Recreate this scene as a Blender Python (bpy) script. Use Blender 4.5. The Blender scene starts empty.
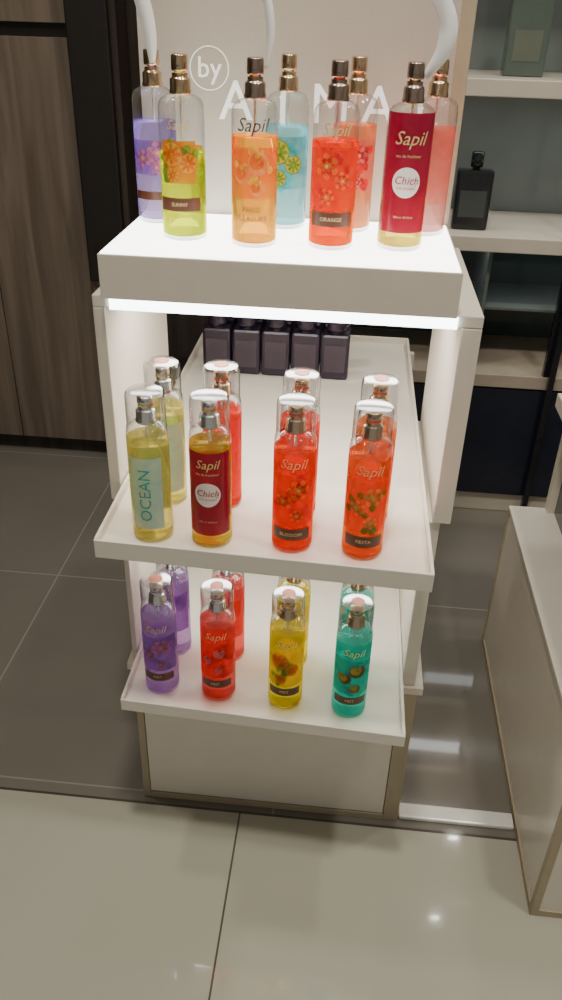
import bpy, math, random
from mathutils import Matrix, Vector
random.seed(4)
scene = bpy.context.scene
col = scene.collection

# ------------------------------------------------------------------ materials
def newmat(name):
    m = bpy.data.materials.new(name); m.use_nodes = True
    nt = m.node_tree; nt.nodes.clear()
    out = nt.nodes.new('ShaderNodeOutputMaterial')
    return m, nt, out

def c4(c): return (c[0], c[1], c[2], 1.0)

def pm(name, color, rough=0.5, metal=0.0, var=0.06, scale=30.0, stretch=(1, 1, 1), emit=0.0, spec=0.5, coat=0.0):
    m, nt, out = newmat(name)
    b = nt.nodes.new('ShaderNodeBsdfPrincipled')
    b.inputs['Roughness'].default_value = rough
    b.inputs['Metallic'].default_value = metal
    b.inputs['Specular IOR Level'].default_value = spec
    b.inputs['Coat Weight'].default_value = coat
    tc = nt.nodes.new('ShaderNodeTexCoord')
    mp = nt.nodes.new('ShaderNodeMapping'); mp.inputs['Scale'].default_value = stretch
    nz = nt.nodes.new('ShaderNodeTexNoise'); nz.inputs['Scale'].default_value = scale
    nz.inputs['Detail'].default_value = 4
    rp = nt.nodes.new('ShaderNodeValToRGB')
    rp.color_ramp.elements[0].position = 0.3; rp.color_ramp.elements[1].position = 0.7
    rp.color_ramp.elements[0].color = c4([x * (1 - var) for x in color])
    rp.color_ramp.elements[1].color = c4([min(1, x * (1 + var)) for x in color])
    L = nt.links.new
    L(tc.outputs['Object'], mp.inputs['Vector']); L(mp.outputs[0], nz.inputs['Vector'])
    L(nz.outputs['Fac'], rp.inputs['Fac']); L(rp.outputs['Color'], b.inputs['Base Color'])
    if emit > 0:
        b.inputs['Emission Color'].default_value = c4(color)
        b.inputs['Emission Strength'].default_value = emit
    L(b.outputs[0], out.inputs[0])
    return m

def math_node(nt, op, a, b=None, c=None):
    n = nt.nodes.new('ShaderNodeMath'); n.operation = op
    for i, v in enumerate((a, b, c)):
        if v is None: continue
        if isinstance(v, (int, float)): n.inputs[i].default_value = v
        else: nt.links.new(v, n.inputs[i])
    return n.outputs[0]

def line_mask(nt, comp, x0, w, half):
    v = math_node(nt, 'SUBTRACT', comp, x0)
    v = math_node(nt, 'DIVIDE', v, w)
    v = math_node(nt, 'ADD', v, 0.5)
    v = math_node(nt, 'FLOORED_MODULO', v, 1.0)
    v = math_node(nt, 'SUBTRACT', v, 0.5)
    v = math_node(nt, 'ABSOLUTE', v)
    return math_node(nt, 'LESS_THAN', v, half / w)

def mixc(nt, fac, a, b):
    n = nt.nodes.new('ShaderNodeMix'); n.data_type = 'RGBA'
    for i, v in ((0, fac), (6, a), (7, b)):
        if isinstance(v, (tuple, list)): n.inputs[i].default_value = c4(v)
        elif isinstance(v, (int, float)): n.inputs[i].default_value = v
        else: nt.links.new(v, n.inputs[i])
    return n.outputs[2]

def mixs(nt, fac, a, b):
    n = nt.nodes.new('ShaderNodeMixShader')
    if isinstance(fac, (int, float)): n.inputs[0].default_value = fac
    else: nt.links.new(fac, n.inputs[0])
    nt.links.new(a, n.inputs[1]); nt.links.new(b, n.inputs[2])
    return n.outputs[0]

def floor_mat():
    m, nt, out = newmat('polished_tile')
    g = nt.nodes.new('ShaderNodeNewGeometry'); s = nt.nodes.new('ShaderNodeSeparateXYZ')
    nt.links.new(g.outputs['Position'], s.inputs[0])
    X, Y = s.outputs[0], s.outputs[1]
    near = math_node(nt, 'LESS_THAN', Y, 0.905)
    lnear = line_mask(nt, X, -0.128, 0.8, 0.0016)
    lx = line_mask(nt, X, -0.67, 0.6, 0.0018); ly = line_mask(nt, Y, 1.53, 0.6, 0.0018)
    lfar = math_node(nt, 'MAXIMUM', lx, ly)
    thr = math_node(nt, 'LESS_THAN', math_node(nt, 'ABSOLUTE', math_node(nt, 'SUBTRACT', Y, 0.905)), 0.0025)
    nz = nt.nodes.new('ShaderNodeTexNoise'); nz.inputs['Scale'].default_value = 3; nz.inputs['Detail'].default_value = 5
    nt.links.new(g.outputs['Position'], nz.inputs['Vector'])
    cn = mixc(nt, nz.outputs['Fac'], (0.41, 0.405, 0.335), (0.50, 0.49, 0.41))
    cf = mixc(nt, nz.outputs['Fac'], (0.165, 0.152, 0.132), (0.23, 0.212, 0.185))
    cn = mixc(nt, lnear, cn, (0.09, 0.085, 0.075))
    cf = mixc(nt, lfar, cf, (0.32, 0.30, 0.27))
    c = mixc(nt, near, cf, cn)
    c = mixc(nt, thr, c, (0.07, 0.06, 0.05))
    b = nt.nodes.new('ShaderNodeBsdfPrincipled'); b.inputs['Roughness'].default_value = 0.09
    b.inputs['Coat Weight'].default_value = 0.6; b.inputs['Coat Roughness'].default_value = 0.03
    nt.links.new(c, b.inputs['Base Color']); nt.links.new(b.outputs[0], out.inputs[0])
    return m

def panel_grid_mat():
    m, nt, out = newmat('beige_panel')
    g = nt.nodes.new('ShaderNodeNewGeometry'); s = nt.nodes.new('ShaderNodeSeparateXYZ')
    nt.links.new(g.outputs['Position'], s.inputs[0])
    l = math_node(nt, 'MAXIMUM', line_mask(nt, s.outputs[0], 0.0, 0.05, 0.0004), line_mask(nt, s.outputs[2], 0.0, 0.05, 0.0004))
    c = mixc(nt, l, (0.52, 0.48, 0.41), (0.495, 0.455, 0.39))
    b = nt.nodes.new('ShaderNodeBsdfPrincipled'); b.inputs['Roughness'].default_value = 0.45
    nt.links.new(c, b.inputs['Base Color']); nt.links.new(b.outputs[0], out.inputs[0])
    return m

def wood_mat(name, a, bb, rough=0.45):
    m, nt, out = newmat(name)
    tc = nt.nodes.new('ShaderNodeTexCoord'); mp = nt.nodes.new('ShaderNodeMapping')
    mp.inputs['Scale'].default_value = (14, 14, 0.9)
    nz = nt.nodes.new('ShaderNodeTexNoise'); nz.inputs['Scale'].default_value = 2.2; nz.inputs['Detail'].default_value = 9
    nz.inputs['Distortion'].default_value = 0.6
    nt.links.new(tc.outputs['Object'], mp.inputs[0]); nt.links.new(mp.outputs[0], nz.inputs['Vector'])
    rp = nt.nodes.new('ShaderNodeValToRGB')
    rp.color_ramp.elements[0].position = 0.35; rp.color_ramp.elements[1].position = 0.65
    rp.color_ramp.elements[0].color = c4(a); rp.color_ramp.elements[1].color = c4(bb)
    nt.links.new(nz.outputs['Fac'], rp.inputs[0])
    b = nt.nodes.new('ShaderNodeBsdfPrincipled'); b.inputs['Roughness'].default_value = rough
    nt.links.new(rp.outputs[0], b.inputs['Base Color']); nt.links.new(b.outputs[0], out.inputs[0])
    return m

def clear_mat(name, tint=(0.97, 0.98, 0.98), base=0.05, edge=0.55, rough=0.03):
    """thin clear moulded plastic: see-through with view-angle reflection"""
    m, nt, out = newmat(name)
    lw = nt.nodes.new('ShaderNodeLayerWeight'); lw.inputs['Blend'].default_value = 0.5
    f = math_node(nt, 'POWER', lw.outputs['Facing'], 3.0)
    f = math_node(nt, 'MULTIPLY_ADD', f, edge, base)
    tr = nt.nodes.new('ShaderNodeBsdfTransparent')
    deep = [max(0.0, q) ** 3.0 * 0.75 for q in tint]
    nt.links.new(mixc(nt, math_node(nt, 'POWER', lw.outputs['Facing'], 2.0), tint, deep), tr.inputs[0])
    gl = nt.nodes.new('ShaderNodeBsdfGlossy'); gl.inputs['Roughness'].default_value = rough
    nt.links.new(mixs(nt, f, tr.outputs[0], gl.outputs[0]), out.inputs[0])
    return m

def liquid_mat(color, body):
    """coloured perfume in a bottle: refracting tinted liquid"""
    m, nt, out = newmat('tinted_liquid')
    g = nt.nodes.new('ShaderNodeBsdfGlass'); g.inputs['IOR'].default_value = 1.34; g.inputs['Roughness'].default_value = 0.0
    tc = nt.nodes.new('ShaderNodeTexCoord'); nz = nt.nodes.new('ShaderNodeTexNoise'); nz.inputs['Scale'].default_value = 12
    nt.links.new(tc.outputs['Object'], nz.inputs['Vector'])
    cc = mixc(nt, nz.outputs['Fac'], [x * 0.92 for x in color], [min(1, x * 1.05) for x in color])
    nt.links.new(cc, g.inputs['Color'])
    tr = nt.nodes.new('ShaderNodeBsdfTransparent'); nt.links.new(cc, tr.inputs[0])
    tl = nt.nodes.new('ShaderNodeBsdfTranslucent'); nt.links.new(cc, tl.inputs[0])
    df = nt.nodes.new('ShaderNodeBsdfDiffuse'); nt.links.new(cc, df.inputs[0])
    bd = mixs(nt, 0.5, tl.outputs[0], df.outputs[0])
    s1 = mixs(nt, 0.30, g.outputs[0], tr.outputs[0])
    nt.links.new(mixs(nt, body, s1, bd), out.inputs[0])
    return m

def label_mat(name, base, p1, p2=None, scale=40, clearness=0.0):
    """watercolour-like printed film"""
    m, nt, out = newmat(name)
    tc = nt.nodes.new('ShaderNodeTexCoord')
    nz = nt.nodes.new('ShaderNodeTexNoise'); nz.inputs['Scale'].default_value = scale; nz.inputs['Detail'].default_value = 3
    nz.inputs['Distortion'].default_value = 1.0
    nt.links.new(tc.outputs['Object'], nz.inputs['Vector'])
    rp = nt.nodes.new('ShaderNodeValToRGB')
    rp.color_ramp.elements[0].position = 0.36; rp.color_ramp.elements[1].position = 0.66
    rp.color_ramp.elements[0].color = c4(base); rp.color_ramp.elements[1].color = c4(p1)
    nt.links.new(nz.outputs['Fac'], rp.inputs[0]); c = rp.outputs[0]
    b = nt.nodes.new('ShaderNodeBsdfPrincipled'); b.inputs['Roughness'].default_value = 0.2
    nt.links.new(c, b.inputs['Base Color'])
    tl = nt.nodes.new('ShaderNodeBsdfTranslucent'); nt.links.new(c, tl.inputs[0])
    o = mixs(nt, 0.4, b.outputs[0], tl.outputs[0])
    if clearness > 0:
        tr = nt.nodes.new('ShaderNodeBsdfTransparent'); nt.links.new(c, tr.inputs[0])
        o = mixs(nt, clearness, o, tr.outputs[0])
    nt.links.new(o, out.inputs[0])
    return m

WHITE = pm('white_laminate', (0.73, 0.67, 0.58), 0.4, var=0.02)
WHITE2 = pm('white_lacquer', (0.79, 0.74, 0.65), 0.28, var=0.02)
TAN = pm('tan_edge_band', (0.43, 0.36, 0.25), 0.5, var=0.05)
GOLD = pm('bronze_metal', (0.66, 0.48, 0.30), 0.22, metal=1.0, var=0.05)
SILVER = pm('silver_metal', (0.82, 0.80, 0.77), 0.22, metal=1.0, var=0.03)
DARKMET = pm('dark_metal', (0.40, 0.30, 0.25), 0.25, metal=1.0, var=0.03)
GLASS = clear_mat('clear_plastic', base=0.06, edge=0.7)
CAPM = clear_mat('clear_cap_plastic', tint=(0.93, 0.94, 0.95), base=0.10, edge=0.9)
CAPT = clear_mat('clear_cap_top', tint=(0.9, 0.92, 0.93), base=0.42, edge=0.55, rough=0.16)
BLACK = pm('black_gloss', (0.012, 0.013, 0.016), 0.15, var=0.1)
NAVY = pm('dark_navy_gloss', (0.012, 0.015, 0.028), 0.18, var=0.1)
DARKW = pm('dark_column_paint', (0.016, 0.013, 0.012), 0.4, var=0.1)
TEAL = pm('teal_grey_glass', (0.15, 0.175, 0.165), 0.12, var=0.12, scale=5)
TEALD = pm('dark_teal_glass', (0.05, 0.072, 0.07), 0.1, var=0.25, scale=4)
PAPER = pm('white_paper', (0.92, 0.92, 0.92), 0.7, var=0.02)
WOOD = wood_mat('brown_wood', (0.125, 0.096, 0.074), (0.205, 0.160, 0.125))
WOODD = wood_mat('dark_wood', (0.025, 0.019, 0.015), (0.05, 0.038, 0.03))
LIGHTBOX = pm('lit_acrylic', (1.0, 0.985, 0.94), 0.3, var=0.0, emit=6.0)
LED = pm('led_strip', (0.93, 0.98, 1.0), 0.4, var=0.0, emit=9.0)
SIGN = pm('lit_letter', (0.95, 0.93, 0.9), 0.4, var=0.0, emit=0.6)
LAMP = pm('lamp_lens', (1.0, 0.97, 0.92), 0.4, var=0.0, emit=60.0)
SPOT = pm('added_spot_lens', (1.0, 0.97, 0.92), 0.4, var=0.0, emit=90.0)  # glow for the lenses of the invented rail
INKG = pm('gold_ink', (0.80, 0.62, 0.28), 0.35, metal=0.3, var=0.02)
INKD = pm('dark_ink', (0.05, 0.03, 0.03), 0.5, var=0.02)
INKW = pm('white_ink', (0.88, 0.80, 0.74), 0.5, var=0.02)
INKR = pm('red_ink', (0.45, 0.02, 0.05), 0.5)
BAND = pm('dark_band_print', (0.10, 0.035, 0.02), 0.35, var=0.1)
STICK = pm('pink_sticker', (0.85, 0.24, 0.16), 0.4, var=0.3, scale=150)
def ink(n, c, cl=0.35): return label_mat(n, c, [min(1, q * 1.6 + 0.03) for q in c], scale=110, clearness=cl)
I_ORANGE = ink('orange_print', (0.85, 0.25, 0.02)); I_YELLOW = ink('yellow_print', (0.90, 0.58, 0.05)); I_GREEN = ink('green_print', (0.18, 0.32, 0.04))
I_RED = ink('red_print', (0.60, 0.03, 0.03)); I_PEACH = ink('peach_print', (0.90, 0.42, 0.14)); I_VIOLET = ink('violet_print', (0.32, 0.15, 0.50))
I_CREAM = ink('cream_print', (0.85, 0.65, 0.35)); I_PINK = ink('pink_print', (0.80, 0.25, 0.3)); I_AQUA = ink('aqua_print', (0.05, 0.45, 0.5)); I_BROWN = ink('brown_print', (0.28, 0.13, 0.04))

# ------------------------------------------------------------------ mesh builder
_textcache = {}
def text_mesh(body, size, shear=0.0):
    key = (body, size, shear)
    if key in _textcache: return _textcache[key]
    cu = bpy.data.curves.new('t', 'FONT'); cu.body = body; cu.size = size; cu.shear = shear
    cu.align_x = 'CENTER'; cu.align_y = 'CENTER'; cu.resolution_u = 2
    ob = bpy.data.objects.new('t', cu); col.objects.link(ob)
    bpy.context.view_layer.update()
    me = bpy.data.meshes.new_from_object(ob.evaluated_get(bpy.context.evaluated_depsgraph_get()))
    res = ([tuple(v.co) for v in me.vertices], [tuple(p.vertices) for p in me.polygons])
    bpy.data.objects.remove(ob); bpy.data.curves.remove(cu); bpy.data.meshes.remove(me)
    _textcache[key] = res
    return res

class MB:
    def __init__(self): self.v = []; self.f = []; self.m = []; self.s = []; self.mats = []
    def mi(self, mat):
        if mat not in self.mats: self.mats.append(mat)
        return self.mats.index(mat)
    def add(self, vs, fs, mat, smooth=False):
        o = len(self.v); k = self.mi(mat)
        self.v += vs
        for f in fs:
            self.f.append([i + o for i in f]); self.m.append(k); self.s.append(smooth)
    def box(self, x0, x1, y0, y1, z0, z1, mat, bev=0.0):
        if bev <= 0:
            vs = [(x, y, z) for z in (z0, z1) for y in (y0, y1) for x in (x0, x1)]
            self.add(vs, [(0, 2, 3, 1), (4, 5, 7, 6), (0, 1, 5, 4), (2, 6, 7, 3), (0, 4, 6, 2), (1, 3, 7, 5)], mat)
        else:
            import bmesh
            bm = bmesh.new(); bmesh.ops.create_cube(bm, size=1)
            for v in bm.verts:
                v.co = Vector(((x0 + x1) / 2 + v.co.x * (x1 - x0), (y0 + y1) / 2 + v.co.y * (y1 - y0), (z0 + z1) / 2 + v.co.z * (z1 - z0)))
            bmesh.ops.bevel(bm, geom=bm.edges[:], offset=bev, segments=2, affect='EDGES', profile=0.5)
            bm.verts.index_update()
            self.add([tuple(v.co) for v in bm.verts], [tuple(v.index for v in f.verts) for f in bm.faces], mat)
            bm.free()
    def lathe(self, prof, mat, seg=40, c=(0, 0, 0), smooth=True):
        vs = []; rings = []
        for r, z in prof:
            if r < 1e-6:
                rings.append([len(vs)]); vs.append((c[0], c[1], c[2] + z))
            else:
                st = len(vs)
                for i in range(seg):
                    a = 2 * math.pi * i / seg
                    vs.append((c[0] + r * math.cos(a), c[1] + r * math.sin(a), c[2] + z))
                rings.append(list(range(st, st + seg)))
        fs = []
        for A, B in zip(rings, rings[1:]):
            for i in range(seg):
                j = (i + 1) % seg
                if len(A) == 1 and len(B) == 1: continue
                if len(A) == 1: fs.append((A[0], B[j], B[i]))
                elif len(B) == 1: fs.append((A[i], A[j], B[0]))
                else: fs.append((A[i], A[j], B[j], B[i]))
        self.add(vs, fs, mat, smooth)
    def patch(self, r, a0, a1, z0, z1, mat, n=24):
        vs = []
        for i in range(n + 1):
            a = a0 + (a1 - a0) * i / n
            vs += [(r * math.sin(a), -r * math.cos(a), z0), (r * math.sin(a), -r * math.cos(a), z1)]
        self.add(vs, [(2 * i, 2 * i + 2, 2 * i + 3, 2 * i + 1) for i in range(n)], mat, True)
    def shape(self, r, ac, zc, fn, mat, n=30, rings=(0.5, 1.0), rot=0.0):
        """closed outline fn(t)->radius, printed onto the cylinder"""
        vs = [(r * math.sin(ac), -r * math.cos(ac), zc)]
        for q in rings:
            for i in range(n):
                t = 2 * math.pi * i / n
                R_ = fn(t) * q
                a = ac + R_ * math.cos(t + rot) / r
                vs.append((r * math.sin(a), -r * math.cos(a), zc + R_ * math.sin(t + rot)))
        fs = [(0, 1 + i, 1 + (i + 1) % n) for i in range(n)]
        for k in range(len(rings) - 1):
            o = 1 + k * n
            fs += [(o + i, o + n + i, o + n + (i + 1) % n, o + (i + 1) % n) for i in range(n)]
        self.add(vs, fs, mat, True)
    def wraptext(self, body, size, r, zc, mat, ac=0.0, vertical=False, shear=0.0):
        vs, fs = text_mesh(body, size, shear)
        o = []
        for x, y, z in vs:
            if vertical: x, y = -y, x
            a = ac + x / r
            o.append((r * math.sin(a), -r * math.cos(a), zc + y))
        self.add(o, fs, mat)
    def obj(self, name, loc=(0, 0, 0), rot=0.0):
        me = bpy.data.meshes.new(name); me.from_pydata(self.v, [], self.f)
        for mt in self.mats: me.materials.append(mt)
        for p, k, s in zip(me.polygons, self.m, self.s): p.material_index = k; p.use_smooth = s
        me.update()
        ob = bpy.data.objects.new(name, me); ob.location = loc; ob.rotation_euler = (0, 0, rot)
        col.objects.link(ob)
        return ob

# ------------------------------------------------------------------ room
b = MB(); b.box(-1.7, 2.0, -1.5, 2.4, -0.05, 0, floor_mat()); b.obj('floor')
b = MB(); b.box(-1.7, 2.0, -1.5, 2.4, 2.8, 2.85, pm('ceiling_paint', (0.6, 0.58, 0.55), 0.8)); b.obj('ceiling')
b = MB(); b.box(-1.7, 2.0, 2.3, 2.4, 0, 2.8, pm('dark_wall_paint', (0.035, 0.03, 0.028), 0.5)); b.obj('wall_back')
b = MB(); b.box(-1.8, -1.7, -1.5, 2.4, 0, 2.8, WOODD); b.obj('wall_left')
b = MB(); b.box(2.0, 2.1, -1.5, 2.4, 0, 2.8, pm('wall_paint', (0.4, 0.38, 0.35), 0.7)); b.obj('wall_right')

# wood cladding left
b = MB()
x = -1.7
for w in (0.36, 0.36, 0.28):
    b.box(x, x + w - 0.003, 2.14, 2.3, 0.055, 1.135, WOOD, 0.001)
    b.box(x, x + w - 0.003, 2.14, 2.3, 1.165, 2.8, WOOD, 0.001)
    x += w
b.box(-1.7, -0.7, 2.17, 2.3, 0.0, 0.055, WOODD)
b.box(-1.7, -0.7, 2.155, 2.3, 1.135, 1.165, DARKW)
b.obj('wood_wall_cladding')
b = MB()
b.box(-0.70, -0.60, 2.08, 2.3, 0.57, 2.8, DARKW, 0.004)
b.box(-0.70, -0.60, 2.10, 2.3, 0.0, 0.57, WOOD, 0.002)
b.box(-0.60, -0.585, 2.10, 2.3, 0.0, 2.8, WOODD)
b.box(-0.585, -0.12, 2.2, 2.3, 0.0, 2.8, WOODD)
b.box(-0.585, -0.12, 2.19, 2.2, 0.3, 0.32, DARKW)
b.box(-0.585, -0.12, 2.19, 2.2, 0.75, 0.77, DARKW)
b.obj('dark_column')

# ------------------------------------------------------------------ display stand
XL, XR = -0.303, 0.148
YF = 0.92; YB = 1.24; YT = 1.57
H = 1.21
def tray(mb, x0, x1, y0, y1, ztop, zsurf, zbot, t=0.004, mat=WHITE2, skew=0.0):
    st = len(mb.v)
    mb.box(x0 + t, x1 - t, y0 + t, y1 - t, zbot, zsurf, mat)
    mb.box(x0, x1, y0, y0 + t, zbot, ztop, mat, 0.0012)
    mb.box(x0, x1, y1 - t, y1, zbot, ztop, mat, 0.0012)
    mb.box(x0, x0 + t, y0 + t, y1 - t, zbot, ztop, mat)
    mb.box(x1 - t, x1, y0 + t, y1 - t, zbot, ztop, mat)
    if skew:     # pulled out slightly further on one side
        for i in range(st, len(mb.v)):
            vx, vy, vz = mb.v[i]
            mb.v[i] = (vx, vy - skew * (vx - x0) * (1 - (vy - y0) / (y1 - y0)), vz)
s = MB()
# base plinth with tan frame and white inset panel
s.box(XL + 0.006, XR - 0.006, YF + 0.006, YT, 0.0, 0.306, WHITE)
for (a0, a1, z0, z1) in ((XL, XL + 0.012, 0, 0.305), (XR - 0.026, XR, 0, 0.305), (XL + 0.012, XR - 0.026, 0, 0.014)):
    s.box(a0, a1, YF - 0.001, YF + 0.02, z0, z1, TAN, 0.001)
s.box(XL + 0.013, XR - 0.027, YF, YF + 0.01, 0.016, 0.31, WHITE2, 0.001)
s.box(XL - 0.008, XR + 0.008, YF - 0.001, YT, 0.305, 0.319, WHITE, 0.001)
# low tray
tray(s, -0.293, 0.122, 0.820, 1.55, 0.341, 0.330, 0.320, skew=0.05)
# box between low and middle tray
for (a0, a1) in ((XL + 0.001, XL + 0.009), (XR - 0.025, XR - 0.005)):
    s.box(a0, a1, YF + 0.004, YB, 0.320, 0.622, WHITE, 0.0015)
s.box(XL + 0.013, XR - 0.026, 1.552, 1.566, 0.331, 0.60, TEALD)
s.box(XL + 0.013, XR - 0.026, YF + 0.03, YB, 0.606, 0.622, WHITE)
tray(s, -0.293, 0.122, 0.786, 1.57, 0.6475, 0.635, 0.621, skew=0.04)
# upper frame box
XA, XB = -0.310, 0.156
for (a0, a1) in ((XA, XA + 0.015), (XB - 0.024, XB)):
    s.box(a0, a1, YF, YB, 0.623, 0.896, WHITE, 0.0015)
s.box(XA, XB, YF, YB, 0.896, 0.911, WHITE, 0.0015)
# led diffuser profile along the front edge of that board
s.box(XA + 0.022, XB - 0.030, YF - 0.003, YF, 0.895, 0.909, LED)
for a0 in (XL + 0.001, XR - 0.020):
    s.box(a0, a0 + 0.008, 1.552, 1.568, 0.320, 0.620, WHITE)
# raised light tray on top
s.box(-0.294, 0.123, 0.906, 1.135, 0.9115, 0.9637, WHITE, 0.001)
s.box(-0.291, 0.120, 0.909, 1.131, 0.9637, 0.9655, LIGHTBOX)
s.obj('display_stand')
# header panel
s = MB()
s.box(-0.290, 0.106, 1.1372, 1.157, 0.9125, 1.75, panel_grid_mat())
s.box(0.106, 0.124, 1.1360, 1.160, 0.9125, 1.75, TAN, 0.001)
for i, ch in enumerate('AJMAL'):
    vs, fs = text_mesh(ch, 0.066)
    cx = -0.166 + 0.061 * i
    s.add([(cx + v[0], 1.1365, 1.104 + v[1]) for v in vs], fs, SIGN)
vs, fs = text_mesh('by', 0.034)
s.add([(-0.200 + v[0], 1.1365, 1.142 + v[1]) for v in vs], fs, SIGN)
ring = []; rf = []
for i in range(48):
    t = 2 * math.pi * i / 48
    for r in (0.0240, 0.0253): ring.append((-0.200 + r * math.cos(t), 1.1365, 1.142 + r * math.sin(t)))
for i in range(48):
    j = (i + 1) % 48; rf.append((2 * i, 2 * i + 1, 2 * j + 1, 2 * j))
s.add(ring, rf, SIGN)
s.obj('header_sign_panel')

# ------------------------------------------------------------------ bottles
def flower(n=5): return lambda R: (lambda t: R * (0.62 + 0.38 * abs(math.cos(n * t / 2.0))))
def leaf(R): return lambda t: R * (0.28 + 0.72 * abs(math.cos(t)) ** 2.2)
def circ(R): return lambda t: R
def art(mb, kind, r, lab, rnd, mats):
    z0, z1 = lab; k = 0; zc = (z0 + z1) / 2; hh = (z1 - z0) / 2
    sg = rnd.choice((-1, 1))
    spots = [(sg * 0.30, zc + hh * 0.42, rnd.uniform(0.0125, 0.015)), (-sg * 0.42, zc - hh * 0.05, rnd.uniform(0.010, 0.012)), (sg * 0.25, zc - hh * 0.60, rnd.uniform(0.0085, 0.010))]
    for (a, z, R) in spots:
        for q in range(3):
            k += 1; t = rnd.uniform(0, 6.28)
            a2 = a + R * 0.8 * math.cos(t) / r; z2 = z + R * 0.8 * math.sin(t); L = rnd.uniform(0.008, 0.011)
            z2 = max(z0 + L * 0.7, min(z1 - L * 0.7, z2))
            mb.shape(r + 0.00003 * k, a2, z2, leaf(L), mats[2], rot=t)
    for (a, z, R) in spots[::-1]:
        k += 1; rr = r + 0.00003 * k
        z = max(z0 + R, min(z1 - R, z))
        if kind == 'citrus':
            mb.shape(rr, a, z, circ(R), mats[0]); mb.shape(rr + 0.00003, a, z, circ(R * 0.88), mats[3])
            for q in range(8):
                t0 = q * math.pi / 4
                cx = R * 0.46
                mb.shape(rr + 0.00006, a + cx * math.cos(t0) / rr, z + cx * math.sin(t0), leaf(R * 0.40), mats[0], n=12, rot=t0)
        elif kind == 'flower':
            q0 = rnd.uniform(0, 2)
            mb.shape(rr, a, z, flower(6)(R), mats[0], n=60, rot=q0)
            mb.shape(rr + 0.00003, a, z, flower(6)(R * 0.74), mats[1], n=60, rot=q0 + 0.5)
            mb.shape(rr + 0.00006, a, z, flower(5)(R * 0.45), mats[0], n=50, rot=q0)
            mb.shape(rr + 0.00009, a, z, circ(R * 0.15), mats[3], n=14)
        else:
            mb.shape(rr, a, z, circ(R * 0.95), mats[0]); mb.shape(rr + 0.00003, a - 0.08, z + 0.0015, circ(R * 0.65), mats[1])
            mb.shape(rr + 0.00006, a + 0.05, z + R * 0.75, leaf(R * 0.5), mats[2], n=14, rot=0.6)

def bottle(x, y, z, liq, liqbody, level, label, lab=(0.02, 0.12), capped=True, metal=GOLD, band=None,
           texts=(), circle=False, sticker=False, rot=0.0, h=0.198, labw=1.25, pattern=None, pmats=None, tint=None):
    R = 0.0252 if capped else 0.0266
    mb = MB()
    rnd = random.Random(int((x + 2) * 1000) + int(z * 77))
    LM = liquid_mat(tint or liq, liqbody)
    mb.lathe([(0, 0.001), (R * 0.86, 0.0), (R * 0.97, 0.0015), (R, 0.005)], GLASS)
    mb.lathe([(0, 0.0055), (R * 0.9, 0.0052), (R, 0.007), (R, level), (R * 0.985, level + 0.0003), (0, level)], LM)
    mb.lathe([(R, level), (R, 0.143), (R * 0.97, 0.149), (R * 0.85, 0.154), (R * 0.6, 0.1575), (0.0105, 0.159), (0.0105, 0.164)], GLASS)
    mb.lathe([(0.0015, level), (0.0015, 0.16)], INKW, seg=8)
    mb.lathe([(0.0118, 0.158), (0.0128, 0.1595), (0.0128, 0.1615), (0.0118, 0.163), (0.0118, 0.173), (0.0102, 0.1745), (0.0090, 0.1755), (0.0090, 0.179)], metal, seg=28)
    zt = h if not capped else 0.191
    mb.lathe([(0.0062, 0.179), (0.0062, 0.181), (0.0090, 0.1815), (0.0096, 0.183), (0.0094, zt - 0.0015), (0.0082, zt), (0, zt)], metal, seg=28)
    mb.lathe([(0.0018, 0.0), (0.0018, 0.0016), (0, 0.0016)], INKD, seg=10, c=(0, -0.0092, 0.186))
    if capped:
        rc = 0.0232
        mb.lathe([(rc + 0.0008, 0.1485), (rc + 0.0008, 0.152), (rc, 0.1525), (rc, h - 0.006), (rc * 0.97, h - 0.003), (rc * 0.88, h - 0.001)], CAPM)
        mb.lathe([(rc * 0.88, h - 0.001), (rc * 0.7, h), (0, h + 0.0002)], CAPT)
        if sticker:
            mb.lathe([(0.0095, h + 0.0006), (0, h + 0.0006)], STICK, seg=24)
    if label is not None:
        mb.patch(R + 0.00020, -labw, labw, lab[0], lab[1], label)
        mb.patch(R + 0.00020, math.pi - 0.9, math.pi + 0.9, lab[0] + 0.01, lab[1] - 0.01, label)
    if pattern: art(mb, pattern, R + 0.0003, lab, rnd, pmats)
    if circle:
        mb.shape(R + 0.0005, 0, 0.078, circ(0.0165), INKW)
        mb.wraptext('Chich', 0.0122, R + 0.0008, 0.080, INKR, shear=0.2)
        mb.wraptext('FOR WOMEN', 0.0036, R + 0.0008, 0.0715, INKR)
        mb.wraptext('eau de fraicheur', 0.0045, R + 0.0008, 0.106, INKG)
        mb.wraptext('250 ml  8.4 fl.oz', 0.0035, R + 0.0008, 0.040, INKG)
    if band:
        mb.patch(R + 0.0012, -0.95, 0.95, band[0], band[1], BAND, 18)
    for (t, sz, zz, mt, vert) in texts:
        mb.wraptext(t, sz, R + 0.0014, zz, mt, vertical=vert, shear=(0.3 if t == 'Sapil' else 0))
    return mb.obj('body_mist_bottle', (x, y, z), rot)

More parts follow.
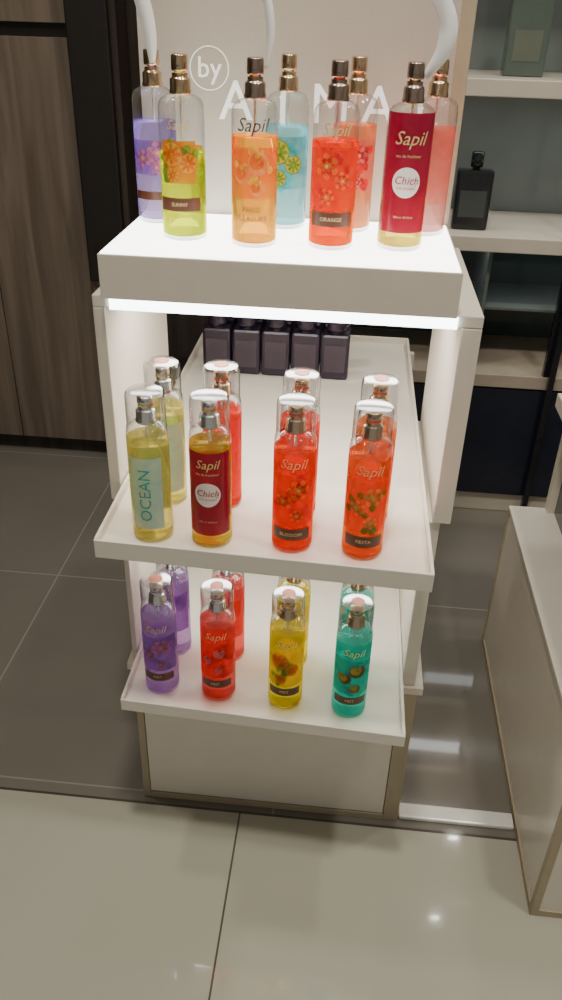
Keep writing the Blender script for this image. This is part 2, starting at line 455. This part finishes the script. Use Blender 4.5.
L_CITRUS = label_mat('label_citrus', (0.80, 0.40, 0.02), (0.85, 0.25, 0.02), clearness=0.3)
L_PEACH = label_mat('label_peach', (0.95, 0.42, 0.08), (0.98, 0.58, 0.16), clearness=0.75)
L_ORANGE = label_mat('label_orange', (0.90, 0.10, 0.02), (0.96, 0.24, 0.05), clearness=0.65)
L_ORANGE2 = label_mat('label_orange_leaf', (0.92, 0.22, 0.05), (0.98, 0.40, 0.12), clearness=0.65)
L_CRIM = label_mat('label_crimson', (0.34, 0.012, 0.045), (0.40, 0.02, 0.06), scale=20)
L_PURPLE = label_mat('label_purple', (0.40, 0.24, 0.60), (0.58, 0.42, 0.74), clearness=0.65)
L_BLUE = label_mat('label_blue', (0.20, 0.52, 0.62), (0.45, 0.72, 0.65), clearness=0.65)
L_AQUA = label_mat('label_aqua', (0.56, 0.74, 0.74), (0.42, 0.66, 0.68))
L_CORAL = label_mat('label_coral', (0.90, 0.10, 0.10), (0.95, 0.22, 0.18), clearness=0.65)
L_YEL = label_mat('label_yellow', (0.92, 0.75, 0.05), (0.88, 0.66, 0.05), clearness=0.65)
L_TEAL = label_mat('label_teal', (0.04, 0.52, 0.46), (0.12, 0.70, 0.62), clearness=0.65)
L_PINK = label_mat('label_pink', (0.90, 0.40, 0.34), (0.92, 0.54, 0.44), clearness=0.65)
A_CIT = (I_ORANGE, I_YELLOW, I_GREEN, I_YELLOW); A_PEA = (I_PEACH, I_ORANGE, I_YELLOW, I_RED)
A_ORF = (I_ORANGE, I_RED, I_RED, I_CREAM); A_ORG = (I_PEACH, I_ORANGE, I_GREEN, I_YELLOW)
A_PUR = (I_PINK, I_VIOLET, I_VIOLET, I_CREAM); A_YEL = (I_ORANGE, I_YELLOW, I_GREEN, I_YELLOW); A_TEA = (I_BROWN, I_YELLOW, I_AQUA, I_CREAM)
A_COR = (I_RED, I_PINK, I_RED, I_CREAM); A_BLU = (I_GREEN, I_AQUA, I_AQUA, I_YELLOW)

Z1 = 0.9656; Z2 = 0.6352; Z3 = 0.3302
S = 'Sapil'
# top tray, front row
bottle(-0.2095, 1.000, Z1, (0.80, 0.88, 0.06), 0.09, 0.098, L_CITRUS, (0.066, 0.112), False, GOLD, (0.035, 0.050), ((S, 0.014, 0.128, INKG, False), ('SUNNY', 0.006, 0.0425, INKG, False)), labw=0.8, pattern='citrus', pmats=A_CIT)
bottle(-0.122, 0.983, Z1, (1.0, 0.62, 0.16), 0.08, 0.120, L_PEACH, (0.056, 0.110), False, DARKMET, None, ((S, 0.020, 0.133, INKD, False), ('PARIS', 0.0088, 0.044, INKD, False), ('PLEASURE', 0.0088, 0.034, INKD, False)), pattern='fruit', pmats=A_PEA)
bottle(-0.030, 0.990, Z1, (1.0, 0.26, 0.05), 0.10, 0.118, L_ORANGE, (0.048, 0.112), False, DARKMET, (0.028, 0.044), ((S, 0.018, 0.131, INKG, False), ('ORANGE', 0.0065, 0.036, INKG, False)), pattern='flower', pmats=A_ORF)
bottle(0.053, 1.002, Z1, (0.95, 0.88, 0.30), 0.08, 0.060, L_CRIM, (0.022, 0.150), False, DARKMET, None, ((S, 0.020, 0.124, INKG, False),), circle=True)
# top tray, back row
bottle(-0.2610, 1.082, Z1, (0.76, 0.69, 0.96), 0.06, 0.120, L_PURPLE, (0.06, 0.10), False, GOLD, (0.03, 0.04), pattern='flower', pmats=A_PUR)
bottle(-0.094, 1.085, Z1, (0.62, 0.90, 0.95), 0.06, 0.120, L_BLUE, (0.05, 0.11), False, GOLD, None, pattern='citrus', pmats=A_BLU)
bottle(-0.010, 1.085, Z1, (1.0, 0.60, 0.40), 0.08, 0.125, L_PINK, (0.05, 0.11), False, GOLD, None, pattern='flower', pmats=A_COR)
bottle(0.086, 1.085, Z1, (1.0, 0.68, 0.66), 0.08, 0.125, L_PINK, (0.04, 0.13), False, GOLD, None)
# middle tray, front row
bottle(-0.228, 0.8295, Z2, (0.95, 0.89, 0.45), 0.08, 0.138, L_AQUA, (0.022, 0.120), True, SILVER, None, (('OCEAN', 0.021, 0.070, pm('aqua_ink', (0.02, 0.35, 0.42), 0.5), True),), labw=0.85)
bottle(-0.1527, 0.828, Z2, (0.97, 0.86, 0.20), 0.12, 0.138, L_CRIM, (0.020, 0.134), True, SILVER, None, ((S, 0.016, 0.119, INKG, False),), circle=True)
bottle(-0.052, 0.8307, Z2, (1.0, 0.22, 0.07), 0.16, 0.138, L_ORANGE, (0.042, 0.112), True, GOLD, (0.021, 0.037), ((S, 0.018, 0.126, INKG, False), ('BLOSSOM', 0.0065, 0.029, INKG, False)), pattern='flower', pmats=A_ORF)
bottle(0.036, 0.827, Z2, (1.0, 0.40, 0.12), 0.16, 0.138, L_ORANGE2, (0.042, 0.112), True, GOLD, (0.021, 0.037), ((S, 0.018, 0.126, INKG, False), ('FIESTA', 0.0065, 0.029, INKG, False)), pattern='flower', pmats=A_ORG)
# middle tray, back row
bottle(-0.228, 0.918, Z2, (0.95, 0.90, 0.45), 0.08, 0.138, L_AQUA, (0.022, 0.120), True, SILVER, None, sticker=True)
bottle(-0.153, 0.918, Z2, (0.95, 0.20, 0.12), 0.15, 0.138, L_CORAL, (0.02, 0.13), True, GOLD, None, sticker=True)
bottle(-0.052, 0.908, Z2, (0.98, 0.28, 0.20), 0.15, 0.138, L_ORANGE, (0.03, 0.12), True, GOLD, None, sticker=True)
bottle(0.044, 0.905, Z2, (0.98, 0.50, 0.18), 0.15, 0.138, L_ORANGE2, (0.03, 0.12), True, GOLD, None, sticker=True)
# low tray
low = ((-0.2414, 0.8717, (0.76, 0.60, 0.88), L_PURPLE, SILVER, 'flower', A_PUR), (-0.155, 0.868, (1.0, 0.34, 0.32), L_CORAL, SILVER, 'fruit', A_COR),
       (-0.0545, 0.864, (0.98, 0.90, 0.10), L_YEL, GOLD, 'citrus', A_YEL), (0.040, 0.858, (0.24, 0.90, 0.84), L_TEAL, GOLD, 'fruit', A_TEA))
for (xx, yy, lc, lb, mt, kd, am) in low:
    bottle(xx, yy, Z3, lc, 0.15, 0.140, lb, (0.048, 0.112), True, mt, (0.030, 0.044), ((S, 0.017, 0.126, INKG, False), ('MIST', 0.0065, 0.037, INKG, False)), sticker=True, pattern=kd, pmats=am)
    bottle(xx + 0.002, yy + 0.085, Z3, lc, 0.15, 0.140, lb, (0.05, 0.12), True, mt, None, sticker=True)

# dark spray bottles at the back of the middle tray
DK = pm('dark_violet_plastic', (0.02, 0.012, 0.028), 0.25, var=0.2)
DK2 = pm('dark_grey_print', (0.05, 0.035, 0.055), 0.4, var=0.2)
for r_ in range(2):
    for i in range(5):
        mb = MB()
        mb.box(-0.0255, 0.0255, -0.016, 0.016, 0, 0.085, DK, 0.005)
        mb.box(-0.019, 0.019, -0.0165, -0.016, 0.015, 0.065, DK2)
        mb.lathe([(0.012, 0.085), (0.012, 0.090), (0.017, 0.0905), (0.018, 0.095), (0.018, 0.118), (0.015, 0.121), (0, 0.121)], DK, seg=24)
        mb.obj('dark_perfume_bottle', (-0.235 + i * 0.0535, 1.375 + r_ * 0.06, Z2))

# paper blotter strips
def strip(name, pts, w, loc):
    vs = []; N = 20; P = [Vector(p) for p in pts]
    def cr(t):
        n = len(P) - 1; k = min(int(t * n), n - 1); u = t * n - k
        p0 = P[max(k - 1, 0)]; p1 = P[k]; p2 = P[k + 1]; p3 = P[min(k + 2, n)]
        return 0.5 * ((2 * p1) + (p2 - p0) * u + (2 * p0 - 5 * p1 + 4 * p2 - p3) * u * u + (3 * p1 - p0 - 3 * p2 + p3) * u ** 3)
    for i in range(N + 1):
        t = i / N; p = cr(t); q = cr(min(t + 0.01, 1)) - cr(max(t - 0.01, 0))
        side = q.cross(Vector((0.0, 1, 0.15))).normalized() * w * 0.5 * (0.25 + 0.75 * math.sin(math.pi * min(1, t * 0.85 + 0.05)))
        vs += [tuple(p - side), tuple(p + side)]
    mb = MB(); mb.add(vs, [(2 * i, 2 * i + 2, 2 * i + 3, 2 * i + 1) for i in range(N)], PAPER, True)
    o = mb.obj(name, loc)
    sd = o.modifiers.new('s', 'SOLIDIFY'); sd.thickness = 0.0004
    return o
strip('scent_blotter', [(0, 0, 0), (0.018, 0.0, 0.03), (0.014, 0.0, 0.065), (-0.03, -0.01, 0.12)], 0.020, (0.064, 1.015, 1.148))
strip('scent_blotter', [(0, 0, 0), (0.005, 0.0, 0.035), (-0.003, 0.0, 0.075), (-0.03, 0.0, 0.13)], 0.010, (-0.112, 0.994, 1.152))
strip('scent_blotter', [(0, 0, 0), (-0.002, 0.0, 0.035), (-0.014, 0.0, 0.075), (-0.05, 0.0, 0.13)], 0.018, (-0.255, 1.062, 1.150))

# ------------------------------------------------------------------ shelf unit at right back
u = MB()
x0, x1, yf, yb = -0.12, 1.5, 1.97, 2.29
u.box(x0, x1, yb - 0.012, yb, 0.42, 2.2, TEAL)
u.box(x0, x1, yb - 0.014, yb - 0.012, 0.42, 0.74, TEALD)
u.box(x0 - 0.018, x0, yf, yb, 0, 2.2, WOODD)
u.box(x1, x1 + 0.018, yf, yb, 0, 2.2, WOODD)
SHELF = pm('shelf_laminate', (0.58, 0.53, 0.45), 0.3, var=0.02)
for zc, th in ((0.745, 0.035), (1.075, 0.035), (1.45, 0.035), (1.85, 0.035)):
    u.box(x0, x1, yf, yb - 0.014, zc - th / 2, zc + th / 2, SHELF, 0.002)
u.box(x0, x1, yf, yb - 0.014, 0.385, 0.42, pm('beige_strip', (0.40, 0.34, 0.27), 0.4), 0.002)
u.box(x0, x1, yf + 0.012, yb - 0.014, 0.06, 0.385, NAVY)
for q in range(4):
    u.box(x0 + 0.004 + q * 0.405, x0 + 0.40 + q * 0.405, yf + 0.004, yf + 0.012, 0.065, 0.38, NAVY, 0.002)
u.box(x0, x1, yf + 0.02, yb - 0.014, 0.0, 0.055, SHELF, 0.002)
u.box(0.505, 0.53, yf + 0.002, yf + 0.02, 0.42, 0.728, BLACK)
u.box(x0, x1, yf + 0.08, yb - 0.014, 0.565, 0.571, TEAL)
u.box(0.33, 0.338, yf + 0.05, yb - 0.014, 0.42, 0.728, TEAL)
u.obj('wall_shelf_unit')
f = MB(); k_ = 1.15
f.box(-0.037 * k_, 0.037 * k_, -0.018, 0.018, 0, 0.118 * k_, BLACK, 0.006)
f.box(-0.027 * k_, 0.027 * k_, -0.0188, -0.018, 0.03, 0.09, pm('smoke_print', (0.05, 0.06, 0.06), 0.3))
f.lathe([(0.009, 0.135), (0.009, 0.141), (0.0145, 0.1415), (0.0145, 0.172), (0.013, 0.174), (0, 0.174)], BLACK, seg=24)
f.obj('black_perfume_flask', (0.272, 2.05, 0.7626))
f = MB()
f.box(-0.045, 0.045, -0.02, 0.02, 0, 0.16, pm('smoked_glass', (0.09, 0.12, 0.10), 0.1), 0.004)
f.box(-0.03, 0.03, -0.0208, -0.02, 0.03, 0.09, pm('olive_print', (0.12, 0.14, 0.11), 0.4))
f.lathe([(0.01, 0.16), (0.01, 0.165), (0.016, 0.1655), (0.016, 0.195), (0, 0.196)], BLACK, seg=24)
f.obj('glass_perfume_flask', (0.345, 2.08, 1.0930))

# ------------------------------------------------------------------ right counter
k = MB()
cx0, cx1, cy0, cy1, ch = 0.352, 1.05, 0.77, 1.42, 0.355
k.box(cx0 + 0.003, cx1, cy0 + 0.003, cy1, 0, ch, WHITE2)
e = 0.012
k.box(cx0, cx0 + e, cy0, cy0 + e, 0, ch, TAN, 0.001)
k.box(cx0, cx0 + e, cy1 - e * 0.6, cy1 + 0.001, 0, ch, TAN, 0.001)
k.box(cx0, cx0 + 0.01, cy0 + e, cy1 - e, 0, 0.014, TAN)
k.box(cx0 + e, cx1, cy0, cy0 + 0.01, 0, 0.014, TAN)
k.box(cx0 - 0.001, cx1, cy0 - 0.001, cy1, ch - 0.001, ch + 0.006, WHITE2, 0.001)
k.box(cx0 + 0.085, cx1, cy0 + 0.09, cy1 - 0.02, ch + 0.006, 0.585, TEALD)
k.box(cx0 + 0.070, cx0 + 0.085, cy0 + 0.07, cy0 + 0.09, ch + 0.006, 0.585, WHITE)
k.box(cx0 + 0.070, cx0 + 0.085, cy1 - 0.02, cy1, ch + 0.006, 0.585, WHITE)
tray(k, cx0 + 0.045, cx1, cy0 + 0.04, cy1, 0.612, 0.600, 0.586)
k.obj('display_counter')
t = MB(); t.box(XR + 0.002, cx0 - 0.002, 0.922, 0.952, 0, 0.010, pm('threshold_white', (0.85, 0.85, 0.8), 0.2), 0.003)
t.obj('trim_1')

# ------------------------------------------------------------------ lamps
WARM = (1, 0.93, 0.80)
def area(name, loc, power, sx, sy, color=(1, 1, 1), rot=(0, 0, 0)):
    ld = bpy.data.lights.new(name, 'AREA'); ld.shape = 'RECTANGLE'; ld.size = sx; ld.size_y = sy
    ld.energy = power; ld.color = color
    o = bpy.data.objects.new(name, ld); o.location = loc; o.rotation_euler = rot; col.objects.link(o)
def downlight(x, y):
    m_ = MB()
    m_.lathe([(0.075, 0.0), (0.075, -0.008), (0.055, -0.008), (0.05, 0.0)], SILVER)
    m_.lathe([(0.052, -0.004), (0, -0.004)], LAMP)
    m_.obj('ceiling_downlight', (x, y, 2.7999))
for (x, y, p) in ((-0.1, 0.35, 25), (-0.9, 1.1, 9), (0.75, 0.5, 15), (0.9, 1.5, 7)):
    downlight(x, y)
    area('downlight_beam', (x, y, 2.77), p, 0.14, 0.14, WARM)
area('tray_led_middle', (-0.08, 1.03, 0.893), 1.9, 0.36, 0.12, (1, 0.97, 0.90))
area('added_fill_low_tray', (-0.08, 1.0, 0.603), 1.4, 0.36, 0.10, (1, 0.97, 0.90))  # unseen fill light added to brighten the low tray
area('shelf_led', (0.6, 2.05, 1.05), 1.2, 1.2, 0.05, (0.97, 0.98, 0.95))
area('shelf_led_upper', (0.6, 2.05, 1.42), 0.8, 1.2, 0.05, (0.97, 0.98, 0.95))
area('shelf_led_lower', (0.6, 2.05, 0.72), 0.5, 1.2, 0.05, (0.92, 0.97, 0.98))
r = MB()  # invented rail with two glowing lenses, placed to make the floor highlights
r.box(0.515, 0.53, 1.945, 1.962, 0.0, 2.1, BLACK)
for zz in (1.385, 1.897):
    r.box(0.497, 0.548, 1.925, 1.945, zz - 0.02, zz + 0.02, BLACK, 0.003)
    r.box(0.507, 0.538, 1.922, 1.9249, zz - 0.007, zz + 0.007, SPOT)
r.obj('added_spotlight_rail')

w = bpy.data.worlds.new('world'); scene.world = w; w.use_nodes = True
bg = w.node_tree.nodes['Background']; bg.inputs[0].default_value = (1.0, 0.96, 0.87, 1); bg.inputs[1].default_value = 0.30

# ------------------------------------------------------------------ camera
cam = bpy.data.cameras.new('camera'); co = bpy.data.objects.new('camera', cam); col.objects.link(co)
cam.sensor_fit = 'VERTICAL'; cam.sensor_height = 36; cam.lens = 28.8; cam.clip_start = 0.02
M = Matrix.Rotation(math.radians(4.6), 4, 'Z') @ Matrix.Rotation(math.radians(90 - 31.6), 4, 'X') @ Matrix.Rotation(math.radians(1.8), 4, 'Z')
co.matrix_world = Matrix.Translation((0, 0, H)) @ M
scene.camera = co
